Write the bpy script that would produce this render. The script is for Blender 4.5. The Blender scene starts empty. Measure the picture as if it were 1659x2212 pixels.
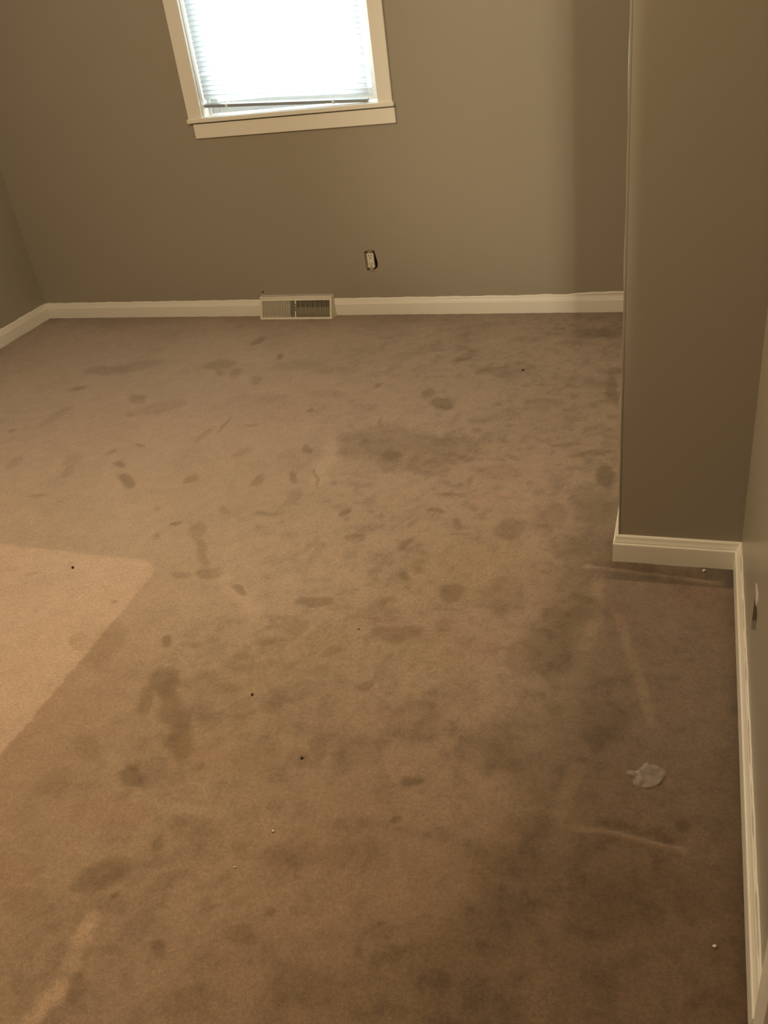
import bpy, bmesh, math, random
import numpy as np
from mathutils import Vector, Matrix

# ------------------------------------------------------------------ camera, world, lights, exposure
scene = bpy.context.scene
COL = scene.collection
PX = 1659.0
cam_data = bpy.data.cameras.new('camera')
cam = bpy.data.objects.new('camera', cam_data); COL.objects.link(cam)
cam_data.sensor_fit = 'HORIZONTAL'; cam_data.sensor_width = 36.0
cam_data.lens = 1924.23 / PX * 36.0
cam_data.clip_start = 0.02
_r = Vector((0.9490025, 0.2918210, -0.1193096)); _u = Vector((-0.0582548, 0.5342346, 0.8433266)); _f = Vector((-0.3098397, 0.7933687, -0.5239899))
cam.matrix_world = Matrix(((_r.x, _u.x, -_f.x, 0), (_r.y, _u.y, -_f.y, 0), (_r.z, _u.z, -_f.z, 1.5), (0, 0, 0, 1)))
scene.camera = cam

world = bpy.data.worlds.new('overcast_sky'); scene.world = world; world.use_nodes = True
_bg = world.node_tree.nodes['Background']; _bg.inputs[0].default_value = (0.86, 0.95, 1.0, 1); _bg.inputs[1].default_value = 7.2

def lamp(name, loc, power, color, radius, aim=None, cone=0, blend=0.6):
    l = bpy.data.lights.new(name, 'SPOT' if aim else 'POINT'); l.energy = power; l.color = color; l.shadow_soft_size = radius
    o = bpy.data.objects.new(name, l); COL.objects.link(o); o.location = loc
    if aim:
        l.spot_size = math.radians(cone); l.spot_blend = blend
        o.rotation_euler = (Vector(aim)-Vector(loc)).to_track_quat('-Z', 'Y').to_euler()
    return o
L1 = lamp('bedroom_ceiling_lamp', (-1.60, 1.50, 2.02), 64, (1.0, 0.775, 0.49), 0.12)
L2 = lamp('unseen_hall_spot', (0.66, -2.15, 2.15), 390, (1.0, 0.86, 0.62), 0.07, (-0.50, 4.07, 0.85), 22, 1.0)  # unseen hall lamp, cone narrowed to light only the back wall

scene.view_settings.view_transform = 'Standard'; scene.view_settings.look = 'None'
scene.view_settings.gamma = 1.0; scene.view_settings.use_curve_mapping = False
scene.view_settings.exposure = 0.05

# ------------------------------------------------------------------ room measures (metres)
D, XL, XR, P, XP, HB, CEIL = 4.071, -3.454, 0.173, 2.108, -0.143, 0.082, 2.42
YN, XE = -3.0, 1.9
DOOR_Y = 0.760        # near end of the right wall
rng = random.Random(7)

# ------------------------------------------------------------------ materials
def nt(name):
    m = bpy.data.materials.new(name); m.use_nodes = True
    n = m.node_tree.nodes; return m, n, m.node_tree.links, n['Principled BSDF']
def paint(name, col, rough=0.5, bump=0.06, scale=260, vary=0.03, spec=0.4):
    m, n, l, b = nt(name)
    tc = n.new('ShaderNodeTexCoord'); no = n.new('ShaderNodeTexNoise'); no.inputs['Scale'].default_value = scale; no.inputs['Detail'].default_value = 3
    l.new(tc.outputs['Object'], no.inputs['Vector'])
    bp = n.new('ShaderNodeBump'); bp.inputs['Strength'].default_value = bump; bp.inputs['Distance'].default_value = 0.002
    l.new(no.outputs['Fac'], bp.inputs['Height']); l.new(bp.outputs['Normal'], b.inputs['Normal'])
    n2 = n.new('ShaderNodeTexNoise'); n2.inputs['Scale'].default_value = 2.2; n2.inputs['Detail'].default_value = 3
    l.new(tc.outputs['Object'], n2.inputs['Vector'])
    mx = n.new('ShaderNodeMix'); mx.data_type = 'RGBA'
    mx.inputs['A'].default_value = tuple(c*(1-vary) for c in col)+(1,); mx.inputs['B'].default_value = tuple(min(1, c*(1+vary)) for c in col)+(1,)
    l.new(n2.outputs['Fac'], mx.inputs['Factor']); l.new(mx.outputs['Result'], b.inputs['Base Color'])
    b.inputs['Roughness'].default_value = rough; b.inputs['Specular IOR Level'].default_value = spec
    return m
def plain(name, col, rough=0.5, metal=0.0, spec=0.5):
    m, n, l, b = nt(name)
    tc = n.new('ShaderNodeTexCoord'); no = n.new('ShaderNodeTexNoise'); no.inputs['Scale'].default_value = 90
    l.new(tc.outputs['Object'], no.inputs['Vector'])
    mx = n.new('ShaderNodeMix'); mx.data_type = 'RGBA'
    mx.inputs['A'].default_value = tuple(c*0.93 for c in col)+(1,); mx.inputs['B'].default_value = tuple(min(1, c*1.05) for c in col)+(1,)
    l.new(no.outputs['Fac'], mx.inputs['Factor']); l.new(mx.outputs['Result'], b.inputs['Base Color'])
    b.inputs['Roughness'].default_value = rough; b.inputs['Metallic'].default_value = metal; b.inputs['Specular IOR Level'].default_value = spec
    return m
M_WALL = paint('greige_wall_paint', (0.375, 0.338, 0.268), 0.30, 0.10, 300, 0.02, 0.5)
M_CEIL = paint('ceiling_paint', (0.72, 0.70, 0.66), 0.9)
M_TRIM = paint('cream_trim_paint', (0.91, 0.875, 0.785), 0.32, 0.04, 120, 0.02)
M_CAULK = paint('caulk_paint', (0.62, 0.57, 0.47), 0.6, 0.1, 200)
M_VENT = plain('almond_enamel', (0.84, 0.79, 0.66), 0.4)
M_DAMPER = plain('damper_steel', (0.22, 0.19, 0.14), 0.6)
M_LOUVER = plain('almond_louver_enamel', (0.52, 0.47, 0.36), 0.5)
M_DARK = plain('duct_dark', (0.03, 0.026, 0.02), 0.9)
M_PLASTIC = plain('outlet_plastic', (0.80, 0.76, 0.66), 0.35)
M_SLOT = plain('slot_dark', (0.02, 0.015, 0.012), 0.8)
M_METAL = plain('galvanised_metal', (0.50, 0.47, 0.42), 0.45, 0.8)
M_SCREW = plain('screw_white', (0.85, 0.83, 0.78), 0.3)
M_BOX = plain('junction_box_plastic', (0.05, 0.035, 0.03), 0.8)
M_RAIL = plain('blind_rail_backlit_metal', (0.30, 0.31, 0.31), 0.35)  # backlit dimness put into the rail colour
M_HEAD = plain('blind_head_metal', (0.75, 0.77, 0.77), 0.4)
M_EAR = plain('painted_over_strap', (0.30, 0.26, 0.19), 0.6)
M_SASH = plain('white_vinyl', (0.82, 0.84, 0.83), 0.4)
M_CORD = plain('blind_cord', (0.85, 0.86, 0.86), 0.8)
M_CRUMB = plain('dark_crumb', (0.05, 0.02, 0.008), 0.9)
M_CHIP = plain('white_chip', (0.80, 0.78, 0.74), 0.7)
M_ALU = paint('raw_plaster', (0.55, 0.52, 0.46), 0.9, 0.4, 90)

m, n, l, b = nt('white_blind_slat'); M_SLAT = m
tr = n.new('ShaderNodeBsdfTranslucent'); tr.inputs[0].default_value = (0.92, 0.96, 0.97, 1)
ms = n.new('ShaderNodeMixShader'); ms.inputs[0].default_value = 0.42
b.inputs['Base Color'].default_value = (0.82, 0.85, 0.85, 1); b.inputs['Roughness'].default_value = 0.45
l.new(b.outputs[0], ms.inputs[1]); l.new(tr.outputs[0], ms.inputs[2]); l.new(ms.outputs[0], n['Material Output'].inputs[0])

m, n, l, b = nt('window_glass'); M_GLASS = m
tr = n.new('ShaderNodeBsdfTransparent'); tr.inputs[0].default_value = (0.95, 0.97, 0.97, 1)
gl = n.new('ShaderNodeBsdfGlossy'); gl.inputs['Roughness'].default_value = 0.02
ms = n.new('ShaderNodeMixShader'); ms.inputs[0].default_value = 0.06
l.new(tr.outputs[0], ms.inputs[1]); l.new(gl.outputs[0], ms.inputs[2]); l.new(ms.outputs[0], n['Material Output'].inputs[0])

m, n, l, b = nt('clear_film'); M_FILM = m
tr = n.new('ShaderNodeBsdfTransparent'); ms = n.new('ShaderNodeMixShader')
tc = n.new('ShaderNodeTexCoord'); no = n.new('ShaderNodeTexNoise'); no.inputs['Scale'].default_value = 60; no.inputs['Detail'].default_value = 4
rp = n.new('ShaderNodeMapRange'); rp.inputs['From Min'].default_value = 0.35; rp.inputs['From Max'].default_value = 0.65; rp.inputs['To Min'].default_value = 0.08; rp.inputs['To Max'].default_value = 0.30
l.new(tc.outputs['Object'], no.inputs['Vector']); l.new(no.outputs['Fac'], rp.inputs['Value']); l.new(rp.outputs['Result'], ms.inputs[0])
b.inputs['Base Color'].default_value = (0.66, 0.60, 0.54, 1); b.inputs['Roughness'].default_value = 0.3
l.new(tr.outputs[0], ms.inputs[1]); l.new(b.outputs[0], ms.inputs[2]); l.new(ms.outputs[0], n['Material Output'].inputs[0])

# carpet: pile noise and bump in nodes; soil, stains, wear and painted shade from the 'carpet_soil_shade' colour attribute
m, n, l, b = nt('worn_beige_carpet'); M_CARPET = m
at = n.new('ShaderNodeAttribute'); at.attribute_name = 'carpet_soil_shade'
tc = n.new('ShaderNodeTexCoord')
def noise(sc, det, rough=0.6):
    k = n.new('ShaderNodeTexNoise'); k.inputs['Scale'].default_value = sc; k.inputs['Detail'].default_value = det; k.inputs['Roughness'].default_value = rough
    l.new(tc.outputs['Object'], k.inputs['Vector']); return k
def mapr(src, a, b_, lo, hi):
    k = n.new('ShaderNodeMapRange'); k.inputs['From Min'].default_value = a; k.inputs['From Max'].default_value = b_; k.inputs['To Min'].default_value = lo; k.inputs['To Max'].default_value = hi
    l.new(src, k.inputs['Value']); return k.outputs['Result']
def mul(a, b_):
    k = n.new('ShaderNodeMath'); k.operation = 'MULTIPLY'; l.new(a, k.inputs[0]); l.new(b_, k.inputs[1]); return k.outputs[0]
fine = noise(420, 2); tuft = noise(120, 4, 0.7)
f1 = mapr(fine.outputs['Fac'], 0.25, 0.75, 0.80, 1.20); f2 = mapr(tuft.outputs['Fac'], 0.3, 0.7, 0.82, 1.18)
k = mul(f1, f2)
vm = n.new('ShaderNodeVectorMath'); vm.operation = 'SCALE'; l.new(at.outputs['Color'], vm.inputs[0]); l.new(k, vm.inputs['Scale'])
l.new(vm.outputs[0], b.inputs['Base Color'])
b.inputs['Roughness'].default_value = 1.0; b.inputs['Specular IOR Level'].default_value = 0.05
b.inputs['Sheen Weight'].default_value = 0.15; b.inputs['Sheen Roughness'].default_value = 0.6
bp = n.new('ShaderNodeBump'); bp.inputs['Strength'].default_value = 0.55; bp.inputs['Distance'].default_value = 0.004
ad = n.new('ShaderNodeMath'); ad.operation = 'ADD'; l.new(fine.outputs['Fac'], ad.inputs[0]); l.new(tuft.outputs['Fac'], ad.inputs[1])
l.new(ad.outputs[0], bp.inputs['Height']); l.new(bp.outputs['Normal'], b.inputs['Normal'])

# ------------------------------------------------------------------ builders
def link(name, me, mat, parent=None):
    o = bpy.data.objects.new(name, me); COL.objects.link(o)
    if mat: me.materials.append(mat)
    if parent: o.parent = parent
    return o
def obj(name, bm, mat, parent=None, smooth=False):
    bmesh.ops.recalc_face_normals(bm, faces=bm.faces)
    me = bpy.data.meshes.new(name); bm.to_mesh(me); bm.free()
    if smooth:
        for f in me.polygons: f.use_smooth = True
    return link(name, me, mat, parent)
def struct(o): o['kind'] = 'structure'; return o
def empty(name, loc=(0, 0, 0)):
    o = bpy.data.objects.new(name, None); COL.objects.link(o); o.location = loc; o.empty_display_size = 0.05; return o
def tag(o, label, cat, group=None):
    o['label'] = label; o['category'] = cat
    if group: o['group'] = group
    return o
def box(bm, x0, x1, y0, y1, z0, z1, bev=0.0):
    b2 = bmesh.new(); bmesh.ops.create_cube(b2, size=1.0)
    for v in b2.verts: v.co = Vector(((x0+x1)/2+v.co.x*(x1-x0), (y0+y1)/2+v.co.y*(y1-y0), (z0+z1)/2+v.co.z*(z1-z0)))
    if bev: bmesh.ops.bevel(b2, geom=b2.edges[:], offset=bev, segments=2, affect='EDGES')
    merge(bm, b2)
def merge(bm, b2):
    vm_ = {v: bm.verts.new(v.co) for v in b2.verts}
    for f in b2.faces:
        try: bm.faces.new([vm_[v] for v in f.verts])
        except ValueError: pass
    b2.free()
def prism(bm, prof, path0, path1, to3, cap=True):
    """sweep a 2-D profile from path0 to path1; to3(a, b, t) -> point"""
    r0 = [bm.verts.new(to3(a, c, path0)) for a, c in prof]; r1 = [bm.verts.new(to3(a, c, path1)) for a, c in prof]
    k_ = len(prof)
    for i in range(k_): bm.faces.new((r0[i], r0[(i+1) % k_], r1[(i+1) % k_], r1[i]))
    if cap: bm.faces.new(r0); bm.faces.new(r1[::-1])
def cyl(bm, c, axis, rad, length, seg=16, r2=None):
    b2 = bmesh.new(); bmesh.ops.create_cone(b2, cap_ends=True, segments=seg, radius1=rad, radius2=rad if r2 is None else r2, depth=length)
    q = Vector((0, 0, 1)).rotation_difference(Vector(axis))
    for v in b2.verts: v.co = q @ v.co + Vector(c)
    merge(bm, b2)
def holed_wall(bm, outer, holes, thick, to3):
    """flat wall with holes, to3(a, z, depth)"""
    loops = [outer]+holes
    fr, bk = bmesh.new(), None
    es = []
    for lp in loops:
        vs = [fr.verts.new((a, z, 0)) for a, z in lp]
        es += [fr.edges.new((vs[i], vs[(i+1) % len(vs)])) for i in range(len(vs))]
    bmesh.ops.triangle_fill(fr, use_beauty=True, use_dissolve=False, edges=es, normal=(0, 0, 1))
    pts = [v.co.copy() for v in fr.verts]; tris = [[v.index for v in f.verts] for f in (fr.verts.index_update(), fr.faces)[1]]
    rims = []; base = 0
    for lp in loops: rims.append((base, len(lp))); base += len(lp)
    fr.free()
    A = [bm.verts.new(to3(c.x, c.y, 0)) for c in pts]; B = [bm.verts.new(to3(c.x, c.y, thick)) for c in pts]
    for t in tris: bm.faces.new([A[i] for i in t]); bm.faces.new([B[i] for i in t[::-1]])
    for s, k_ in rims:
        for i in range(k_):
            a, c = s+i, s+(i+1) % k_; bm.faces.new((A[a], A[c], B[c], B[a]))

# ---- carpet marks in floor metres: (x, y, ellipse form a b c, strength)
SOIL = [(-2.637,3.14,542.594,-219.036,1086.25,0.5),(-2.272,3.052,380.41,283.805,789.092,0.4),(-2.045,3.43,160.115,23.318,276.668,0.4),(-2.004,3.331,1246.7,598.991,896.456,0.4),(-1.922,3.333,897.773,162.051,278.246,0.4),(-1.978,3.705,1204.31,-103.052,338.126,0.5),(-1.776,3.531,2281.07,597.363,706.69,0.55),(-1.786,3.267,1050.13,342.419,612.88,0.4),(-1.205,3.228,3198.76,428.452,1853.28,0.5),(-1.419,2.982,4223.18,1089.08,1758.48,0.5),(-0.896,3.07,369.243,136.753,453.615,0.65),(-0.971,3.156,1314.64,-32.436,338.51,0.4),(-1.615,2.843,1299.87,-999.432,5985.91,0.4),(-1.739,2.844,9052.14,675.705,225.872,0.4),(-2.216,2.892,1075.94,216.549,2091.07,0.35),(-2.683,2.722,2149.77,476.902,3195.31,0.5),(-2.012,2.487,2014.01,1397.7,2693.54,0.55),(-1.911,2.369,617.312,524.993,957.855,0.6),(-2.103,2.583,2625.26,41.491,1817.15,0.4),(-1.998,2.636,3367.31,3866.72,7572.42,0.45),(-2.187,2.412,1697.61,434.113,577.702,0.3),(-1.665,2.415,1255.74,64.936,846.616,0.4),(-1.395,2.417,1930.32,-60.614,520.63,0.45),(-1.278,2.454,4833.79,2206.23,1635.96,0.55),(-1.196,2.468,20490.9,7187.24,2699.99,0.55),(-1.305,2.663,2115.07,1188.48,1488.78,0.5),(-1.093,2.894,7896.6,2436.91,1097.53,0.4),(-2.207,2.235,643.309,51.395,4130.07,0.35),(-1.565,2.131,2530.53,-1126.78,3324.97,0.6),(-1.592,2.047,9006.85,3911.69,4179.48,0.4),(-1.681,2.211,4734.31,2166.96,5939.96,0.35),(-1.472,2.097,861.828,404.423,561.247,0.35),(-1.396,1.987,2490.07,1473.46,996.816,0.4),(-1.327,1.873,535.888,118.453,1189.81,0.5),(-1.405,1.856,681.712,-39.568,2964.7,0.35),(-1.195,1.809,1770.71,1826.29,3658.34,0.65),(-1.231,2.28,1779.72,-315.545,211.781,0.3),(-1.232,2.345,1257.59,188.173,709.32,0.3),(-1.023,2.254,2397.56,-673.622,1745.76,0.65),(-1.435,2.209,1715.48,621.906,2260.57,0.3),(-0.716,2.295,860.581,934.376,5872.6,0.5),(-0.712,2.404,760.587,-294.594,4719.24,0.4),(-0.654,2.493,7362.27,291.498,651.946,0.45),(-0.632,2.229,6793.08,2175.19,1532.3,0.4),(-0.6,2.182,977.107,-962.096,9738.29,0.35),(-0.759,2.112,4229.7,-1615.94,1189.76,0.6),(-0.771,2.219,5332.9,-1420.19,2134.28,0.3),(-0.943,2.112,1134.99,-143.201,4343.43,0.45),(-0.938,1.794,346.432,-292.819,2801.12,0.55),(-0.745,1.822,4939.23,-1840.97,2450.75,0.4),(-0.576,1.888,745.893,-0.157,425.773,0.5),(-1.001,2.212,6276.14,1757.52,4467.28,0.4),(-0.538,2.671,2327.56,2456.07,4169.69,0.4),(-0.377,2.767,532.992,-332.033,5427.07,0.4),(-0.276,2.708,277.006,-333.649,1881.23,0.35),(-0.217,2.557,971.86,70.673,203.813,0.65),(-0.218,2.829,669.321,-177.804,3381.88,0.3),(-0.474,2.227,411.239,51.578,208.276,0.45),(-0.967,2.636,579.215,145.365,387.52,0.5),(-1.023,2.774,43.223,19.199,82.755,0.35),(-0.906,2.676,23.484,3.26,43.255,0.35),(-1.138,2.711,149.325,44.239,102.565,0.3),(-1.289,1.568,3376.05,1549.05,2854.43,0.65),(-1.219,1.564,1052.08,230.375,6450.05,0.3),(-1.219,1.409,382.264,165.328,377.086,0.6),(-1.142,1.32,432.106,253.47,349.955,0.5),(-1.078,1.24,625.626,301,529.766,0.45),(-1.242,1.351,2862.7,1426.89,1133.12,0.45),(-1.547,1.517,710.628,334.788,1104.2,0.3),(-1.542,1.71,7046.76,433.777,6700.32,0.5),(-1.912,1.792,1979.58,-1268.25,19149.9,0.3),(-1.135,1.122,916.099,526.253,1579.2,0.6),(-0.496,1.222,2197.79,-968.063,3922.27,0.6),(-0.703,1.498,2448.79,-1319.41,3606.12,0.5),(-0.507,1.117,6338.74,-3042.64,6412,0.5),(-0.618,1.086,2600.36,-191.994,5339.97,0.35),(-1.055,1.549,1421.76,298.934,2346.44,0.4),(-0.671,1.694,204.448,-81.834,880.275,0.4),(-1.293,1.177,668.133,359.872,654.539,0.3),(-0.864,0.756,3172.94,2908.62,6884.84,0.55),(-0.723,0.811,1140.35,-727.567,2340.92,0.45),(-0.756,0.753,860.9,-360.045,3275.87,0.25),(-0.977,0.657,1836.72,842.487,2245.14,0.4),(-0.892,0.686,2758.46,1125.31,3060.75,0.25),(-1.051,0.876,621.002,-276.88,969.546,0.5),(-1.007,0.835,28030.7,-4754.28,11075.6,0.8),(-1.081,0.837,2361.41,43.856,7017.71,0.4),(-0.984,0.967,5767.58,2597.04,4698.57,0.4),(-0.958,1.01,2539.88,1045.89,2162.72,0.25),(-0.235,1.17,272.647,-136.639,855.406,0.2),(-0.354,0.845,402.782,52.349,231.954,0.2),(-0.687,0.87,5821.11,787.058,8190.67,0.35),(0.063,1.226,4314.4,-437.818,2506.14,0.3),(-0.266,1.086,174.884,-88.401,551.521,0.14),(-0.082,0.997,259.499,-80.104,463.854,0.15),(-0.006,1.061,72.615,-35.03,296.944,0.14),(-0.297,0.93,184.652,-35.974,328.678,0.15),(-0.766,0.681,374.812,-35.487,980.786,0.25),(-0.573,0.752,231.599,-49.872,588.63,0.25),(-1.465,1.53,420.339,93.296,124.445,0.25),(-0.959,1.688,1138.37,94.479,669.748,0.35),(-1.016,1.611,1396.68,284.828,2172.3,0.3),(-0.285,1.701,212.588,16.411,93.874,0.35),(-0.335,1.658,479.045,45.336,223.047,0.25),(-0.28,1.831,783.951,41.975,444.94,0.3),(-0.74,1.288,1596.18,521.158,625.8,0.4),(-0.768,1.241,902.94,136.938,1215.92,0.3),(-1.063,1.334,1077.76,203.691,753.328,0.3),(-0.902,1.395,1768.92,-186.254,1200.3,0.3),(-0.729,1.943,2690.62,427.203,2672.27,0.4),(-0.697,1.977,1163.93,-424.549,5429.02,0.3),(-0.371,2.29,318.67,28.196,169.171,0.3),(-0.284,2.151,286.383,0.002,288.11,0.3),(-0.243,2.384,204.701,14.09,69.374,0.35),(-0.258,3.401,772.906,50.939,604.667,0.5),(-0.252,3.226,1705.84,142.819,75.61,0.5),(-0.682,3.718,147.763,26.977,543.969,0.3),(-0.893,3.534,480.46,-259.539,288.395,0.35),(-0.724,3.39,106.107,10.265,454.216,0.25),(-1.137,3.584,188.096,-166.165,230.768,0.2),(-2.469,3.406,91.617,-71.872,214.333,0.3),(-2.615,3.349,59.671,30.12,364.675,0.35),(-1.657,3.421,65.574,-28.069,229.132,0.25),(-1.461,3.374,83.99,21.465,413.111,0.2),(-1.691,3.082,60.733,5.427,503.721,0.2),(-2.1,2.973,158.626,-96.778,184.518,0.25),(-2.563,2.86,831.758,-85.125,120.091,0.25),(-2.479,2.459,1165.32,21.098,357.277,0.3),(-2.236,2.516,805.454,-14.05,241.824,0.25),(-1.417,3.139,145.216,34.133,512.972,0.2),(-0.678,2.965,297.342,-207.226,348.934,0.25),(-0.489,3.093,204.301,10.015,431.129,0.25),(-0.767,2.738,96.463,7.59,208.944,0.2),(-0.565,2.556,115.862,-14.383,406.803,0.25),(-1.288,2.216,920.655,11.873,3579.49,0.35),(-1.556,2.607,980.48,-304.94,664.935,0.25),(-1.781,2.741,3148.58,-122.502,236.728,0.3),(-0.457,3.691,160.397,21.166,1018.9,0.3),(-0.369,3.797,70.353,9.464,236.988,0.35),(-1.309,1.067,373.114,-11.721,512.834,0.25),(-1.177,0.784,250.57,38.345,694.558,0.2),(-1.097,1.427,170.384,14.482,423.03,0.2),(-0.863,1.223,163.113,5.842,351.626,0.18),(-0.539,1.398,168.021,21.914,138.114,0.22),(-0.365,1.345,150.347,1.606,154.169,0.25),(-0.641,1.293,236.766,14.524,343.633,0.22),(-0.437,1.887,175.125,11.583,153.48,0.25),(-0.743,1.761,237.339,11.137,421.614,0.25),(-0.57,1.022,185.072,-54.883,539.187,0.2),(-0.7,0.995,308.919,-80.97,951.895,0.2),(-0.128,1.473,277.971,-9.362,196.267,0.2),(-0.475,1.502,223.39,7.486,260.836,0.2)]
RED = [(-0.605,2.394,1655.3,-901.942,4584.04,0.6),(-0.538,2.401,2930.3,-649.668,4720.28,0.6),(-0.118,1.855,1552.42,75.711,316.477,0.4),(-0.692,1.485,5279.67,-5920.67,11155.2,0.35),(-0.456,1.673,203.826,-14.487,356.502,0.25),(-0.634,1.411,243.355,-126.22,1085.87,0.25),(-1.136,1.01,104.775,-25.054,432.891,0.25),(0.061,1.959,219.136,-37.835,284.232,0.25),(-0.632,1.739,49.558,-34.058,300.586,0.15),(-1,1.211,134.17,161.787,723.116,0.15),(-1.24,0.824,218.717,108.022,348.9,0.25)]
YELLOW = [(-0.565,1.999,27.118,-8.693,35.991,0.3),(-0.934,1.56,66.069,-43.888,76.836,0.3),(-0.975,1.259,69.822,-10.12,77.289,0.2),(-0.572,1.655,69.776,-2.515,127.314,0.2),(-0.233,1.838,286.164,23.017,79.414,0.25),(-0.024,1.087,411.384,-8.597,158.29,0.1)]
WORN = [([(-0.224, 2.058), (-0.059, 2.045), (0.121, 2.028)], 0.0112, 0.75), ([(-0.19, 2.017), (-0.177, 1.846), (-0.193, 1.716)], 0.0148, 0.3), ([(-0.177, 1.182), (-0.1, 1.179), (0.056, 1.163)], 0.0069, 0.5), ([(-0.123, 1.854), (-0.083, 1.716), (-0.051, 1.607), (-0.024, 1.492)], 0.0114, 0.3), ([(-0.182, 1.199), (-0.168, 1.336)], 0.0155, 0.3), ([(-1.021, 0.583), (-1.007, 0.65), (-1.028, 0.781)], 0.0153, 0.42), ([(-1.03, 2.097), (-1.08, 1.71)], 0.0101, 0.05), ([(-1.219, 2.705), (-1.174, 2.438)], 0.0279, 0.2), ([(0.007, 1.338), (-0.019, 1.308)], 0.0126, 0.12), ([(-0.166, 1.279), (-0.173, 0.995), (-0.173, 0.78)], 0.0219, 0.12), ([(-1.041, 1.067), (-0.94, 1.05)], 0.0137, 0.12), ([(-1.293, 1.878), (-1.08, 1.71)], 0.0235, 0.15), ([(-1.209, 1.156), (-1.09, 1.071)], 0.0169, 0.1), ([(0.028, 1.03), (0.044, 1.016)], 0.0169, 0.2)]
DARKS = [(-1.786, 1.843), (-0.967, 1.413), (-0.766, 1.243), (-0.627, 3.388), (-0.781, 1.696)]
WHITES = [(0.084, 2.077), (-0.752, 1.045), (-0.794, 0.948), (0.108, 0.981)]
WRAP = [(-0.0647, 1.336), (-0.0453, 1.3408), (-0.038, 1.3508), (-0.031, 1.3651), (-0.0256, 1.3683), (-0.019, 1.3641), (-0.0121, 1.3676), (-0.0025, 1.3641), (0.0071, 1.3585), (0.016, 1.3506), (0.0103, 1.3379), (0.0048, 1.3233), (-0.0032, 1.3124), (-0.0174, 1.3034), (-0.0365, 1.3007), (-0.0501, 1.3073), (-0.0499, 1.3282), (-0.062, 1.3312)]

# ------------------------------------------------------------------ walls and ceiling
OUT_HOLE = [(-1.5016, 0.3142), (-1.492, 0.3165), (-1.4821, 0.3203), (-1.466, 0.3195), (-1.4516, 0.3174), (-1.4490, 0.3064), (-1.4454, 0.2868), (-1.4405, 0.2609), (-1.443, 0.2376), (-1.4540, 0.2270), (-1.4695, 0.2235), (-1.4812, 0.2255), (-1.4985, 0.219), (-1.5013, 0.2316), (-1.5020, 0.2811)]
WX0, WX1, WZ0, WZ1 = -2.214, -1.342, 0.955, 2.14
bm = bmesh.new()
holed_wall(bm, [(XL-0.12, 0), (XR+0.02, 0), (XR+0.02, CEIL), (XL-0.12, CEIL)], [[(WX0, WZ0), (WX1, WZ0), (WX1, WZ1), (WX0, WZ1)], OUT_HOLE], 0.15, lambda a, z, t: (a, D+t, z))
wall_back = struct(obj('wall_back', bm, M_WALL))
bm = bmesh.new(); box(bm, XL-0.12, XL, YN, D, 0, CEIL); struct(obj('wall_left', bm, M_WALL))
R_HOLE = [(1.556, 0.236), (1.552, 0.186), (1.560, 0.172), (1.636, 0.172), (1.646, 0.190), (1.648, 0.262), (1.640, 0.274), (1.562, 0.272)]
bm = bmesh.new()
holed_wall(bm, [(DOOR_Y+0.02, 0), (D+0.15, 0), (D+0.15, CEIL), (DOOR_Y+0.02, CEIL)], [R_HOLE], 0.12, lambda a, z, t: (XR+t, a, z))
struct(obj('wall_right', bm, M_WALL))
bm = bmesh.new(); box(bm, XR, XR+0.12, YN, DOOR_Y+0.02, 2.06, CEIL); struct(obj('wall_above_doorway', bm, M_WALL))
bm = bmesh.new(); box(bm, XL-0.12, XE+0.12, YN-0.12, YN, 0, CEIL); struct(obj('wall_near', bm, M_WALL))
bm = bmesh.new(); box(bm, XE, XE+0.12, YN, D+0.15, 0, CEIL); struct(obj('wall_hallway', bm, M_WALL))
bm = bmesh.new(); box(bm, XR+0.12, XE, D, D+0.15, 0, CEIL); struct(obj('wall_far_hallway', bm, M_WALL))
bm = bmesh.new(); box(bm, XL-0.12, XE+0.12, YN-0.12, D+0.15, CEIL, CEIL+0.12); struct(obj('ceiling', bm, M_CEIL))
# boxed out wall section in the right corner, with an eased outer corner and its metal corner bead
bm = bmesh.new(); e = 0.004
prism(bm, [(XP+e, P), (XP+e*0.3, P+e*0.3), (XP, P+e), (XP, D), (XR, D), (XR, P)], 0, CEIL, lambda a, c, t: (a, c, t))
wc = struct(obj('wall_corner_boxing', bm, M_WALL))
bm = bmesh.new()
zs = np.linspace(HB, CEIL, 90); prev = None
for i, z in enumerate(zs):
    w = 0.0022 + 0.0010*math.sin(z*9.0)*math.sin(z*23+1) + (0.0055*math.exp(-((z-0.42)/0.09)**2)) + 0.002*math.exp(-((z-0.25)/0.07)**2)
    ring = [bm.verts.new(q) for q in ((XP-w, P+0.004, z), (XP-0.0012, P-0.0012, z), (XP+0.003, P-0.0006, z), (XP+0.003, P+0.004, z), (XP, P+0.02, z))]
    if prev:
        for j in range(5): bm.faces.new((prev[j], prev[(j+1) % 5], ring[(j+1) % 5], ring[j]))
    prev = ring
obj('corner_bead', bm, M_WALL, wc)

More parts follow.
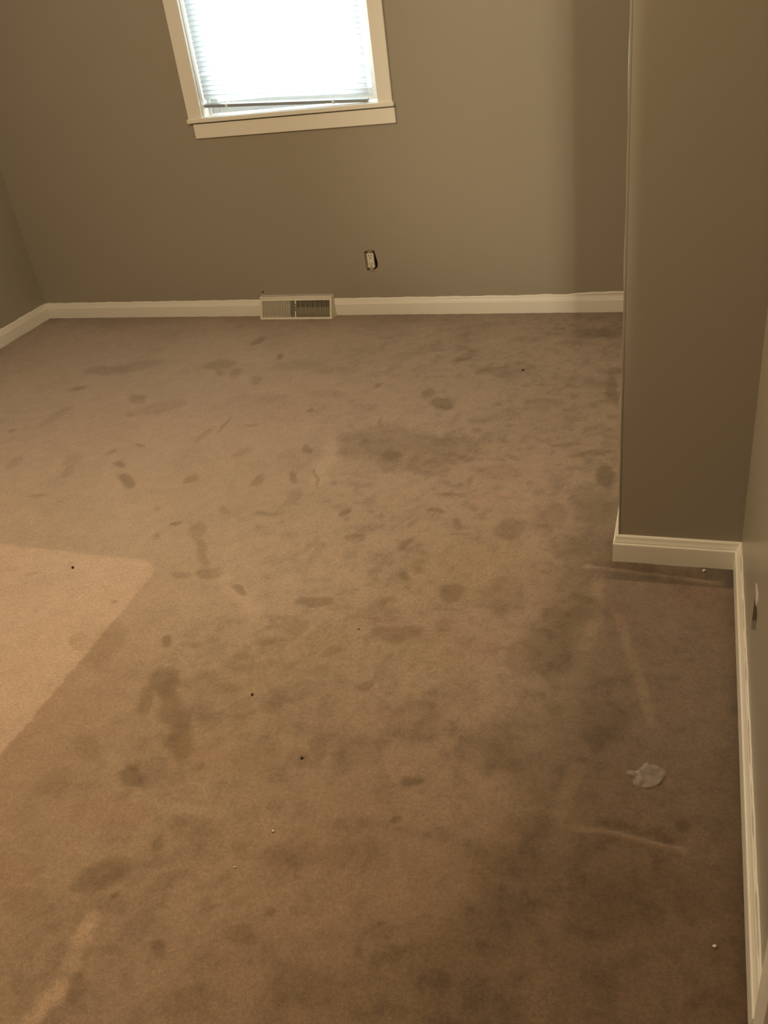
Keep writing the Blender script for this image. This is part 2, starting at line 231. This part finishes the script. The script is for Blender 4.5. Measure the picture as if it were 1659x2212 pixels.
# ------------------------------------------------------------------ floor: carpet grid with soil and shade map, dents and crush marks
def vnoise(x, y, scale, seed, octaves=3):
    out = np.zeros_like(x); amp = 1.0; tot = 0.0
    for o_ in range(octaves):
        r = np.random.RandomState(seed+o_); g = r.rand(256, 256)
        u = x*scale*2**o_+37.7+11*o_; v = y*scale*2**o_+53.1+7*o_
        iu = np.floor(u).astype(int); iv = np.floor(v).astype(int); fu = u-iu; fv = v-iv
        fu = fu*fu*(3-2*fu); fv = fv*fv*(3-2*fv)
        a = g[iu % 256, iv % 256]; b_ = g[(iu+1) % 256, iv % 256]; c = g[iu % 256, (iv+1) % 256]; d_ = g[(iu+1) % 256, (iv+1) % 256]
        out += amp*((a*(1-fu)+b_*fu)*(1-fv)+(c*(1-fu)+d_*fu)*fv); tot += amp; amp *= 0.55
    return out/tot*2-1
gx = np.concatenate([[XL-0.1], np.arange(XL, -2.4, 0.008), np.arange(-2.4, XR, 0.0045), np.linspace(XR+0.002, XE+0.1, 12)])
gy = np.concatenate([np.linspace(YN-0.1, 0.46, 24), np.arange(0.47, 1.9, 0.0045), np.arange(1.9, D, 0.008), [D+0.01, D+0.14]])
X, Y = np.meshgrid(gx, gy, indexing='ij'); X = X.ravel(); Y = Y.ravel()
wx = X+0.010*vnoise(X, Y, 22, 1, 3)+0.012*vnoise(X, Y, 7, 5, 2); wy = Y+0.014*vnoise(X, Y, 20, 9, 3)+0.014*vnoise(X, Y, 7, 15, 2)
def ellipses(L):
    s = np.zeros_like(X)
    edge = 0.16*vnoise(X, Y, 45, 21, 2)
    for cx, cy, a, b_, c, st in L:
        rad = 2.2/math.sqrt(min(a, c) - 0 if min(a, c) > 0 else 1)
        idx = np.nonzero((np.abs(X-cx) < rad*1.5+0.05) & (np.abs(Y-cy) < rad*1.5+0.05))[0]
        dx = wx[idx]-cx; dy = wy[idx]-cy
        q = np.sqrt(np.maximum(a*dx*dx+2*b_*dx*dy+c*dy*dy, 0))+edge[idx]
        v = st*np.clip((1.24-q)/0.50, 0, 1)**1.2
        s[idx] = np.maximum(s[idx], v) + 0.35*np.minimum(s[idx], v)
    return s
def polyline(Pts, w, xx=None, yy=None):
    xx = wx if xx is None else xx; yy = wy if yy is None else yy
    best = np.full_like(X, 9.0)
    for (x0, y0), (x1, y1) in zip(Pts[:-1], Pts[1:]):
        L2 = (x1-x0)**2+(y1-y0)**2; t = np.clip(((xx-x0)*(x1-x0)+(yy-y0)*(y1-y0))/L2, 0, 1)
        best = np.minimum(best, np.hypot(xx-x0-t*(x1-x0), yy-y0-t*(y1-y0)))
    return best/w
soil = ellipses(SOIL); red = ellipses(RED); yel = ellipses(YELLOW)
worn = np.zeros_like(X)
for Pts, w, st in WORN: worn = np.maximum(worn, st*np.clip(1.6-polyline(Pts, w, X+0.35*(wx-X), Y+0.35*(wy-Y)), 0, 1))
sm = lambda v, a, b_: (lambda t: t*t*(3-2*t))(np.clip((v-a)/(b_-a), 0, 1))
# clean rectangle where furniture stood (rounded outer corner)
ex = X+0.006*vnoise(X, Y, 30, 33, 2); ey = Y+0.006*vnoise(X, Y, 30, 37, 2)
cr = 0.08; qx = np.maximum(ex-(-1.500-cr), 0); qy = np.maximum(ey-(1.912-cr-0.035*(ex+1.5)), 0)
dd = np.hypot(qx, qy)-cr
clean = sm(-dd, -0.006, 0.006)*sm(Y, 0.9, 1.0)
# soiling towards the skirting, patchy
n1 = vnoise(X, Y, 5, 41, 4); n2 = vnoise(X, Y, 2.0, 45, 3); n3 = vnoise(X, Y, 28, 49, 3); n4 = vnoise(X, Y, 70, 53, 2)
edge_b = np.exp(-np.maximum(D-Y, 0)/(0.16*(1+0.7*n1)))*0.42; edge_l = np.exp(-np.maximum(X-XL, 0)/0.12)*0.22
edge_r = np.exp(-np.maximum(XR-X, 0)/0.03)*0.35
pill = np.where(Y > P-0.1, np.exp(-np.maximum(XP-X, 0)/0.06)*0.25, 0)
traffic_shade = 0.30*sm(X+0.10*n2+0.08*n1, -0.42, -0.12)*sm(Y, 3.0, 1.9) + 0.16*sm(X+0.3*n2, -1.0, -0.4)*sm(Y, 2.6, 1.3)  # soil on the right side, with shade painted into it
base = np.array([0.515, 0.395, 0.298])
n5 = vnoise(X, Y, 48, 57, 2)
k1 = 1-0.085*n3-0.05*np.maximum(n1, 0)*2-0.05*n2-0.05*n4
mott = sm(n3+0.6*n1, 0.05, 0.7)*sm(X, -1.6, -0.9)
k1 = k1*(1-0.12*mott-0.11*sm(n5, 0.05, 0.55)*sm(X, -1.5, -0.7))
near = sm(-Y-0.25*X+0.12*n2, -1.75, -0.75)  # painted dimming of the floor towards the camera
tot = soil*0.50 + edge_b + edge_l*(1+n1) + edge_r + pill + traffic_shade
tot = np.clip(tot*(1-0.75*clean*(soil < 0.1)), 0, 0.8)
k = k1*(1-tot)*(1+0.75*worn)
rgb = base[None, :]*k[:, None]
rgb *= 1+clean[:, None]*np.array([0.20, 0.18, 0.18])[None, :]
rgb *= 1-soil[:, None]*np.array([0.0, 0.04, 0.16])[None, :]
rgb *= 1-red[:, None]*np.array([0.02, 0.20, 0.16])[None, :]
rgb *= 1-yel[:, None]*np.array([0.06, 0.08, 0.26])[None, :]
# brown soil tint plus painted shade over the near and right floor
grime_shade = np.clip(0.75*near+0.9*traffic_shade, 0, 1)*(1-0.7*clean)
rgb *= 1-grime_shade[:, None]*np.array([0.27, 0.36, 0.46])[None, :]
# gentle hue drift of old carpet
hue = vnoise(X, Y, 1.6, 61, 3); rgb *= 1+hue[:, None]*np.array([0.03, -0.01, -0.04])[None, :]
pit = (vnoise(X, Y, 62, 71, 1) > 0.80) & (clean > 0.9); rgb[pit] *= 0.90
rgb = np.clip(rgb, 0.01, 0.9)
Z = 0.0012*n3+0.0012*n1
def ridge(x0, y0, x1, y1, w, h):
    L = math.hypot(x1-x0, y1-y0); tx, ty = (x1-x0)/L, (y1-y0)/L
    s = (X-x0)*tx+(Y-y0)*ty; d_ = -(X-x0)*ty+(Y-y0)*tx
    wobble = d_+0.003*n3
    env = sm(s, -0.02, 0.03)*sm(-s, -L-0.02, -L+0.03)
    return env*(h*np.exp(-(wobble/w)**2) - 1.5*h*np.exp(-((wobble-w*2.2)/(w*1.3))**2))
Z += ridge(-0.224, 2.055, 0.121, 2.026, 0.010, 0.006)
Z += ridge(-0.110, 1.181, 0.056, 1.163, 0.009, 0.007)
Z -= 0.006*clean*0; Z -= 0.004*np.clip(worn, 0, 1)*(Y < 1.0)
nxg, nyg = len(gx), len(gy)
ii, jj = np.meshgrid(np.arange(nxg-1), np.arange(nyg-1), indexing='ij'); a0 = (ii*nyg+jj).ravel()
quads = np.stack([a0, a0+nyg, a0+nyg+1, a0+1], 1).astype(np.int32)
me = bpy.data.meshes.new('floor'); me.vertices.add(len(X)); me.vertices.foreach_set('co', np.stack([X, Y, Z], 1).astype(np.float32).ravel())
me.loops.add(quads.size); me.loops.foreach_set('vertex_index', quads.ravel())
me.polygons.add(len(quads)); me.polygons.foreach_set('loop_start', np.arange(0, quads.size, 4, dtype=np.int32)); me.polygons.foreach_set('loop_total', np.full(len(quads), 4, dtype=np.int32))
me.update(calc_edges=True)
ca = me.color_attributes.new('carpet_soil_shade', 'FLOAT_COLOR', 'POINT')
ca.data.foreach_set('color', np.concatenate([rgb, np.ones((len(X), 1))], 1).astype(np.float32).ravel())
me.polygons.foreach_set('use_smooth', np.ones(len(quads), dtype=bool))
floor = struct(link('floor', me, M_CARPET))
bm = bmesh.new(); box(bm, XL-0.12, XE+0.12, YN-0.12, D+0.15, -0.12, -0.02); struct(obj('floor_slab', bm, M_DARK))

# ------------------------------------------------------------------ baseboards (flat board, stepped and coved cap)
BT = 0.015
PROF = [(0, -0.004), (BT, -0.004), (BT, 0.056), (BT-0.001, 0.0585), (BT-0.0035, 0.0600), (BT-0.0040, 0.0640), (BT-0.0065, 0.0695), (BT-0.0080, 0.0745), (BT-0.0085, 0.0780), (0.004, 0.0810), (0, HB)]
def baseboard(name, a0, a1, to3, m0=0, m1=0):
    """run from a0 to a1; m0/m1 = +1 mitre that lengthens with thickness, -1 shortens"""
    bm = bmesh.new()
    r0 = [bm.verts.new(to3(a0-m0*t, t, z)) for t, z in PROF]; r1 = [bm.verts.new(to3(a1+m1*t, t, z)) for t, z in PROF]
    k_ = len(PROF)
    for i in range(k_): bm.faces.new((r0[i], r0[(i+1) % k_], r1[(i+1) % k_], r1[i]))
    bm.faces.new(r0); bm.faces.new(r1[::-1])
    return struct(obj(name, bm, M_TRIM))
fb = lambda a, t, z: (a, D-t, z)
b1 = baseboard('baseboard_back', XL+0.0004, -2.095, fb, -1, 0)
b2_ = baseboard('baseboard_back_right', -1.695, XP-0.0005, fb, 0, -1)
b3 = baseboard('baseboard_left', YN, D-0.0008, lambda a, t, z: (XL+t, a, z), 0, -1)
b4 = baseboard('baseboard_corner_boxing', XP, XR, lambda a, t, z: (a, P-t, z), 1, -1)
b5 = baseboard('baseboard_corner_boxing_side', P, D, lambda a, t, z: (XP-t, a, z), 1, -1)
b6 = baseboard('baseboard_right', DOOR_Y+0.075, P, lambda a, t, z: (XR-t, a, z), 0, -1)
def caulk(parent, a0, a1, to3, fn, step=0.012):
    """wavy painted caulk line along the top edge of a baseboard"""
    bm = bmesh.new(); prev = None; a = a0
    while a <= a1+1e-6:
        h = fn(a); ring = [bm.verts.new(to3(a, t, z)) for t, z in ((0.0, HB-0.004), (0.0055, HB-0.003), (0.0022, HB+h*0.6), (0.0008, HB+h), (0.0, HB+h))]
        if prev:
            for j in range(5): bm.faces.new((prev[j], prev[(j+1) % 5], ring[(j+1) % 5], ring[j]))
        prev = ring; a += step
    obj('caulk_line', bm, M_TRIM, parent, True)
wob = lambda a, s: 0.0009*math.sin(a*31+s)+0.0007*math.sin(a*77+2*s)
caulk(b1, XL+0.02, -2.11, fb, lambda a: 0.002+wob(a, 1))
caulk(b2_, -1.69, XP-0.02, fb, lambda a: 0.002+wob(a, 4)+0.010/(1+math.exp(-(a+0.47)/0.03))+0.004*math.exp(-((a+0.62)/0.03)**2))
caulk(b3, 2.5, D-0.02, lambda a, t, z: (XL+t, a, z), lambda a: 0.002+wob(a, 7))
caulk(b6, DOOR_Y+0.08, P-0.05, lambda a, t, z: (XR-t, a, z), lambda a: 0.003+2.2*wob(a, 2)+0.005*math.exp(-((a-2.02)/0.02)**2))

# ------------------------------------------------------------------ doorway casing by the camera (right wall end)
d1 = struct(empty('door_1', (XR, DOOR_Y, 0)))
def rel(o, par):
    o.parent = par; o.matrix_parent_inverse = Matrix.Translation(par.location).inverted(); return o
bm = bmesh.new(); prism(bm, [(0, 0), (-0.012, 0.004), (-0.0165, 0.016), (-0.0170, 0.050), (-0.013, 0.064), (-0.008, 0.068), (0, 0.070)], 0, 2.1, lambda a, c, t: (XR+a, DOOR_Y+0.005+c, t)); rel(obj('casing', bm, M_TRIM), d1)
bm = bmesh.new(); box(bm, XR-0.001, XR+0.125, DOOR_Y, DOOR_Y+0.0195, 0, 2.06, 0.001); rel(obj('door_jamb', bm, M_TRIM), d1)
bm = bmesh.new(); box(bm, XR+0.006, XR+0.040, 0.360, DOOR_Y-0.003, 0.012, 2.045, 0.002)
for z0, z1 in ((0.20, 0.95), (1.10, 1.90)): box(bm, XR+0.002, XR+0.0065, 0.53, DOOR_Y-0.09, z0, z1, 0.002)
rel(obj('light_blocker_leaf', bm, M_TRIM), d1)  # unseen leaf added to block the hall lamp and shape its shadow

# ------------------------------------------------------------------ window
w1 = struct(empty('window_1', ((WX0+WX1)/2, D, WZ0)))
def wpart(name, boxes, mat, bev=0.0015):
    bm = bmesh.new()
    for b_ in boxes: box(bm, *b_, bev)
    return rel(obj(name, bm, mat), w1)
wpart('side_casing', [(-2.286, -2.214, D-0.018, D, 0.968, 2.14)], M_TRIM)
wpart('side_casing', [(-1.342, -1.276, D-0.018, D, 0.968, 2.14)], M_TRIM)
wpart('head_casing', [(-2.286, -1.276, D-0.018, D, 2.14, 2.215)], M_TRIM)
wpart('stool', [(-2.290, -1.268, D-0.030, D, 0.952, 0.970), (WX0, WX1, D-0.001, D+0.075, 0.952, 0.970)], M_TRIM, 0.002)
wpart('apron', [(-2.268, -1.270, D-0.016, D, 0.882, 0.945)], M_TRIM)
wpart('jamb', [(WX0, WX0+0.004, D+0.001, D+0.15, 0.97, WZ1)], M_TRIM, 0)
wpart('jamb', [(WX1-0.004, WX1, D+0.001, D+0.15, 0.97, WZ1)], M_TRIM, 0)
wpart('jamb', [(WX0, WX1, D+0.001, D+0.15, WZ1-0.004, WZ1)], M_TRIM, 0)
wpart('window_stop', [(WX0+0.004, WX0+0.016, D+0.060, D+0.078, 0.97, WZ1-0.004), (WX1-0.016, WX1-0.004, D+0.060, D+0.078, 0.97, WZ1-0.004)], M_SASH)
def sash(y0, z0, z1, st=0.045):
    s = wpart('sash', [(WX0+0.006, WX0+0.006+st, y0, y0+0.032, z0, z1), (WX1-0.006-st, WX1-0.006, y0, y0+0.032, z0, z1), (WX0+0.006+st, WX1-0.006-st, y0+0.001, y0+0.031, z0, z0+0.05), (WX0+0.006+st, WX1-0.006-st, y0+0.001, y0+0.031, z1-0.035, z1)], M_SASH)
    bm = bmesh.new(); box(bm, WX0+0.04, WX1-0.04, y0+0.014, y0+0.018, z0+0.04, z1-0.03)
    g = obj('glass_pane', bm, M_GLASS, s); return s
sash(D+0.078, 0.972, 1.575); sash(D+0.112, 1.54, 2.134)
wpart('outer_sill', [(WX0, WX1, D+0.075, D+0.17, 0.930, 0.962)], M_SASH)

# ------------------------------------------------------------------ venetian blind
BX0, BX1, BY = WX0+0.010, WX1-0.052, D+0.026
vb = empty('venetian_blind', ((BX0+BX1)/2, BY, 2.13))
tag(vb, 'white mini blind lowered in the bright window, its bottom rail hanging crooked', 'blind')
def bpart(name, bm, mat, smooth=False): return rel(obj(name, bm, mat, None, smooth), vb)
bm = bmesh.new(); box(bm, BX0, BX1, BY-0.014, BY+0.014, 2.095, 2.130, 0.002); bpart('headrail', bm, M_HEAD)
SL_P = 0.0212; tilt = math.radians(62); cx_ = (BX0+BX1)/2
def slat_mesh():
    bm = bmesh.new(); prev = None; nseg = 6
    for side in (0, 1):
        pass
    rings = []
    for xx in np.linspace(BX0-cx_, BX1-cx_, 9):
        ring = []
        for s in range(nseg+1):
            u = (s/nseg-0.5)*0.0252; c = 0.0019*(1-(2*s/nseg-1)**2)
            # slat cross section: u along the slat, c its crown, tilted with the room edge down
            ring.append((xx, -u*math.cos(tilt)*1.0 - c*math.sin(tilt), -u*math.sin(tilt)*-1.0 - c*math.cos(tilt)*-1.0))
        rings.append([bm.verts.new(q) for q in ring])
    for r0, r1 in zip(rings[:-1], rings[1:]):
        for j in range(nseg): bm.faces.new((r0[j], r0[j+1], r1[j+1], r1[j]))
    # thickness
    geo = bmesh.ops.solidify(bm, geom=bm.faces[:], thickness=0.0003)
    me_ = bpy.data.meshes.new('slat'); bmesh.ops.recalc_face_normals(bm, faces=bm.faces); bm.to_mesh(me_); bm.free()
    for f in me_.polygons: f.use_smooth = True
    me_.materials.append(M_SLAT); return me_
sm_ = slat_mesh()
LEFT0, RIGHT0 = 1.018, 0.980      # heights of the rail's two ends
zbase = 1.040; ns = int((2.085-zbase)/SL_P)
for i in range(ns):
    zc = zbase+i*SL_P
    ang = 0.0
    if i < 9: ang = -math.radians(2.6)*(1-i/9.0)**1.0; zc -= 0.006*(1-i/9.0)
    o = bpy.data.objects.new('slat', sm_); COL.objects.link(o); o.location = (cx_, BY, zc); o.rotation_euler = (0, -ang, 0)
    rel(o, vb)
# bottom rail with its two cord clips
ra = math.atan2(LEFT0-RIGHT0, BX1-BX0)
bm = bmesh.new(); box(bm, -(BX1-BX0)/2, (BX1-BX0)/2, -0.012, 0.012, -0.0065, 0.0065, 0.002)
o = obj('bottom_rail', bm, M_RAIL); o.location = (cx_, BY-0.006, (LEFT0+RIGHT0)/2); o.rotation_euler = (math.radians(12), ra, 0); rail = rel(o, vb)
bpy.context.view_layer.update()
for fx in (-0.29, 0.24):
    bm = bmesh.new(); box(bm, fx-0.006, fx+0.006, -0.0140, 0.0140, -0.0082, 0.0082, 0.001); obj('cord_clip', bm, M_CORD, rail)
for fx in (-0.29, 0.24):
    for dy in (-0.0128, 0.0128):
        bm = bmesh.new(); cyl(bm, (cx_+fx, BY+dy, (1.0+2.1)/2), (0, 0, 1), 0.0006, 1.1, 6); bpart('ladder_cord', bm, M_CORD)

# ------------------------------------------------------------------ floor register at the back wall
VX0, VX1 = -2.094, -1.697
vr = empty('floor_register', ((VX0+VX1)/2, D, 0)); tag(vr, 'almond metal air register with vertical louvres set in the back baseboard', 'air vent')
def vpart(name, bm, mat): return rel(obj(name, bm, mat), vr)
YT, YB, ZT = D-0.027, D-0.066, 0.098       # front face: top and bottom edge
fy = lambda z: YB+(YT-YB)*(z/ZT)
def front_bar(bm, x0, x1, z0, z1, off=0.0, th=0.002):
    pts = [(x0, z0), (x1, z0), (x1, z1), (x0, z1)]
    A = [bm.verts.new((x, fy(z)-off, z)) for x, z in pts]; B = [bm.verts.new((x, fy(z)-off+th, z)) for x, z in pts]
    bm.faces.new(A); bm.faces.new(B[::-1])
    for i in range(4): bm.faces.new((A[i], A[(i+1) % 4], B[(i+1) % 4], B[i]))
bm = bmesh.new()
front_bar(bm, VX0, VX0+0.010, 0.0, ZT); front_bar(bm, VX1-0.011, VX1, 0.0, ZT)
front_bar(bm, VX0, VX1, 0.0, 0.009, 0.0003); front_bar(bm, VX0, VX1, ZT-0.012, ZT, 0.0003)
XM = VX0+0.199
front_bar(bm, XM-0.0035, XM+0.0035, 0.0, ZT, 0.0002)
# top: rolled lip sloping back up to the wall, and the two side cheeks
prism(bm, [(YT-0.001, ZT-0.002), (YT-0.0035, ZT+0.001), (YT-0.001, ZT+0.004), (D-0.002, 0.106), (D, 0.106), (D, 0.102), (YT+0.002, ZT)], VX0-0.001, VX1+0.001, lambda a, c, t: (t, a, c))
for xa, xb in ((VX0, VX0+0.0015), (VX1-0.0015, VX1)):
    prism(bm, [(YB, 0.0), (YT, ZT), (D, 0.105), (D, 0.0)], xa, xb, lambda a, c, t: (t, a, c))
body = vpart('register_frame', bm, M_VENT)
# flared right return against the carpet
bm = bmesh.new(); prism(bm, [(YB+0.002, 0.0), (YT+0.002, ZT), (D-0.002, 0.105), (D-0.002, 0.0)], 0, 1, lambda a, c, t: (VX1+0.0003+t*(0.001+0.012*max(0, (1-c/0.105))*(a-YB)/(D-YB)), a, c)); vpart('end_cheek', bm, M_VENT)
bm = bmesh.new(); box(bm, VX0+0.003, VX1-0.003, D-0.012, D-0.008, 0.002, 0.105); vpart('duct_back', bm, M_DARK)
# fins: left bank nearly closed, right bank open and slightly bent
def fin(x, ang, wid, bend, mat):
    bm = bmesh.new(); prev = None
    for k_ in range(7):
        z = 0.0085+k_/6*(ZT-0.0085-0.0115); bx = bend*math.sin(math.pi*(k_/6))
        c, s = math.cos(ang), math.sin(ang); y0 = fy(z)+0.0018
        q = [(-wid/2, -0.0004), (wid/2, -0.0004), (wid/2, 0.0004), (-wid/2, 0.0004)]
        ring = [bm.verts.new((x+bx+a*c-b_*s, y0+abs(wid/2*s)+a*s+b_*c, z)) for a, b_ in q]
        if prev:
            for j in range(4): bm.faces.new((prev[j], prev[(j+1) % 4], ring[(j+1) % 4], ring[j]))
        else: bm.faces.new(ring)
        prev = ring
    bm.faces.new(prev[::-1]); vpart('louvre_fin', bm, mat)
nL = 21; x0, x1 = VX0+0.0125, XM-0.006
for i in range(nL):
    t = i/(nL-1); fin(x0+(x1-x0)*t, math.radians(22 if i < 18 else 62), 0.0066, 0, M_LOUVER)
x0, x1 = XM+0.0085, VX1-0.0155
for i in range(nL):
    t = i/(nL-1); fin(x0+(x1-x0)*t, math.radians(68), 0.0060, 0.0012 if i % 3 else -0.0004, M_LOUVER)
bm = bmesh.new(); prism(bm, [(0.004, 0.008), (0.030, 0.008), (0.036, 0.052), (0.034, 0.054)], XM+0.006, VX1-0.006, lambda a, c, t: (t, YB+0.012+a*0.4, c)); vpart('damper_blade', bm, M_DAMPER)
bm = bmesh.new(); box(bm, XM-0.0022, XM+0.0022, fy(0.055)-0.009, fy(0.055)+0.004, 0.046, 0.062, 0.0008); lv = vpart('damper_lever', bm, M_METAL)
for zz in (0.068, 0.040):
    bm = bmesh.new(); cyl(bm, (XM, fy(zz)-0.001, zz), (0, 1, 0), 0.0024, 0.003, 12); vpart('register_screw', bm, M_SLOT)

# ------------------------------------------------------------------ duplex outlets without cover plates
def outlet(name, label, to3, w=0.0342, h=0.0705, cz=0.0, full=True):
    t = empty(name, to3(0, 0, 0)); tag(t, label, 'outlet')
    def part(nm, bs, mat, bev=0.0005, par=None):
        bm = bmesh.new()
        for x0, x1, y0, y1, z0, z1 in bs: box(bm, x0, x1, y0, y1, z0, z1, bev)
        for v in bm.verts: v.co = Vector(to3(v.co.x, v.co.y, v.co.z))
        return rel(obj(nm, bm, mat), par or t)
    face = part('receptacle_face', [(-w/2, w/2, -0.0055, 0.010, -h/2, h/2)], M_PLASTIC, 0.0012)
    for s in (-1, 1):
        for dx in (-0.0063, 0.0063):
            part('prong_slot', [(dx-0.0014, dx+0.0014, -0.0062, -0.0054, s*0.0200+0.0005, s*0.0200+0.0085)], M_SLOT, 0, face)
        bm = bmesh.new(); cyl(bm, (0, -0.0057, s*0.0200-0.0075), (0, 1, 0), 0.0031, 0.0010, 14)
        for v in bm.verts: v.co = Vector(to3(v.co.x, v.co.y, v.co.z))
        rel(obj('ground_hole', bm, M_SLOT), face)
    # strap with its plaster ears, drawn as one bent plate above and below the face
    for s in (1, -1):
        lo, hi = sorted((s*h/2, s*(h/2+0.017))); el, eh = sorted((s*(h/2+0.008), s*(h/2+0.015)))
        part('mounting_strap', [(-0.011, 0.011, -0.002, -0.0006, lo, hi), (-0.017, -0.0105, -0.0019, -0.0007, el, eh), (0.0105, 0.017, -0.0019, -0.0007, el, eh)], M_EAR, 0)
    part('side_flange', [(-w/2-0.0062, -w/2-0.0040, -0.003, 0.012, -h/2-0.004, h/2+0.004)], M_ALU, 0.0004)
    for s, mt in ((1, M_METAL), (-1, M_SCREW)):
        bm = bmesh.new(); cyl(bm, (0.003*s, -0.003, s*(h/2+0.006)), (0, 1, 0), 0.0030, 0.0022, 14)
        for v in bm.verts: v.co = Vector(to3(v.co.x, v.co.y, v.co.z))
        rel(obj('screw', bm, mt), t)
    part('junction_box', [(-0.031, 0.031, 0.052, 0.054, -0.053, 0.053), (-0.031, -0.029, 0.010, 0.054, -0.053, 0.053), (0.029, 0.031, 0.010, 0.054, -0.053, 0.053), (-0.031, 0.031, 0.010, 0.054, 0.051, 0.053), (-0.031, 0.031, 0.010, 0.054, -0.053, -0.051)], M_BOX, 0)
    return t
outlet('electrical_outlet', 'white duplex outlet without cover plate in a ragged hole below the window', lambda x, y, z: (-1.4735+x, D+0.0002+y, 0.2703+z))
outlet('electrical_outlet', 'uncovered outlet in the right wall above the baseboard, seen almost edge on', lambda x, y, z: (XR+0.016+y, 1.599+x, 0.226+z))
# fresh plaster patch smear above the right outlet
bm = bmesh.new()
seg = 20; vs = []
for i in range(seg):
    a = 2*math.pi*i/seg; r = 1+0.18*math.sin(3*a+0.6)
    vs.append((1.612+0.027*r*math.cos(a), 0.284+0.015*r*math.sin(a)))
A = [bm.verts.new((XR-0.0016, y, z)) for y, z in vs]; B = [bm.verts.new((XR+0.0002, 1.612+(y-1.612)*1.2, 0.284+(z-0.284)*1.2)) for y, z in vs]
bm.faces.new(A)
for i in range(seg): bm.faces.new((A[i], A[(i+1) % seg], B[(i+1) % seg], B[i]))
pp = obj('plaster_patch', bm, M_ALU); tag(pp, 'small white plaster dab on the right wall just above the uncovered outlet', 'plaster patch')
# small dark blob on the wall over the register's left end
bm = bmesh.new(); bmesh.ops.create_icosphere(bm, subdivisions=2, radius=0.0045)
for v in bm.verts: v.co = Vector((v.co.x*1.0, v.co.y*0.5, v.co.z*(1.1+0.2*math.sin(v.co.x*900))))
o = obj('dark_wall_spot', bm, M_SLOT, None, True); o.location = (-2.083, D-0.0015, 0.1235); tag(o, 'tiny dark spot on the wall over the register', 'cable end')

# ------------------------------------------------------------------ debris on the carpet
def crumb(name, x, y, r, mat, label, cat, seed, flat=0.6, grp=None):
    q = random.Random(seed); bm = bmesh.new(); bmesh.ops.create_icosphere(bm, subdivisions=2, radius=r)
    for v in bm.verts:
        k_ = 1+q.uniform(-0.18, 0.18); v.co = Vector((v.co.x*k_*1.2, v.co.y*k_, v.co.z*k_*flat))
    o = obj(name, bm, mat, None, True); o.location = (x, y, r*flat*0.8+0.001); o.rotation_euler = (0, 0, q.uniform(0, 3)); tag(o, label, cat, grp); return o
for i, ((x, y), r, lab) in enumerate(zip(DARKS, (0.0042, 0.0034, 0.0030, 0.0050, 0.0022), (
        'dark brown crumb on the pale clean patch of carpet', 'dark crumb on the carpet right of the large footprint-like stain', 'small dark crumb on the carpet, the dark one nearest the camera',
        'dark crumb on the far carpet toward the back wall, right of centre', 'tiniest dark speck, alone in the middle of the carpet'))):
    crumb('dirt_crumb', x, y, r, M_CRUMB, lab, 'crumb', i+3)
for i, ((x, y), r, lab) in enumerate(zip(WHITES, (0.0045, 0.0024, 0.0021, 0.0030), (
        'white chip on the carpet in front of the boxed-out corner baseboard', 'tiny white speck on the carpet, upper one of two near the bottom centre', 'tiny white speck on the carpet, lower left one of two near the bottom centre',
        'small pale chip on the dark carpet beside the right baseboard at the bottom'))):
    crumb('paint_chip', x, y, r, M_CHIP, lab, 'chip', i+30)
# crumpled clear plastic scrap
cxw = sum(a for a, _ in WRAP)/len(WRAP); cyw = sum(b_ for _, b_ in WRAP)/len(WRAP)
bm = bmesh.new(); rings = []
for f_ in (1.0, 0.86, 0.66, 0.44, 0.22):
    ring = []
    for i, (a, b_) in enumerate(WRAP):
        x = cxw+(a-cxw)*f_; y = cyw+(b_-cyw)*f_
        z = 0.003+0.010*(1-f_)**0.7+0.0035*math.sin(x*310+y*90)+0.0025*math.sin(y*420)
        if f_ == 1.0: z = 0.0025+0.003*(0.5+0.5*math.sin(i*1.7))
        ring.append(bm.verts.new((x-cxw, y-cyw, z)))
    rings.append(ring)
k_ = len(WRAP)
for r0, r1 in zip(rings[:-1], rings[1:]):
    for i in range(k_): bm.faces.new((r0[i], r0[(i+1) % k_], r1[(i+1) % k_], r1[i]))
bm.faces.new(rings[-1])
o = obj('plastic_scrap', bm, M_FILM, None, True); o.location = (cxw, cyw, 0.0)
md = o.modifiers.new('thickness', 'SOLIDIFY'); md.thickness = 0.0004
tag(o, 'crumpled translucent plastic scrap lying on the dark carpet near the right wall', 'plastic scrap')
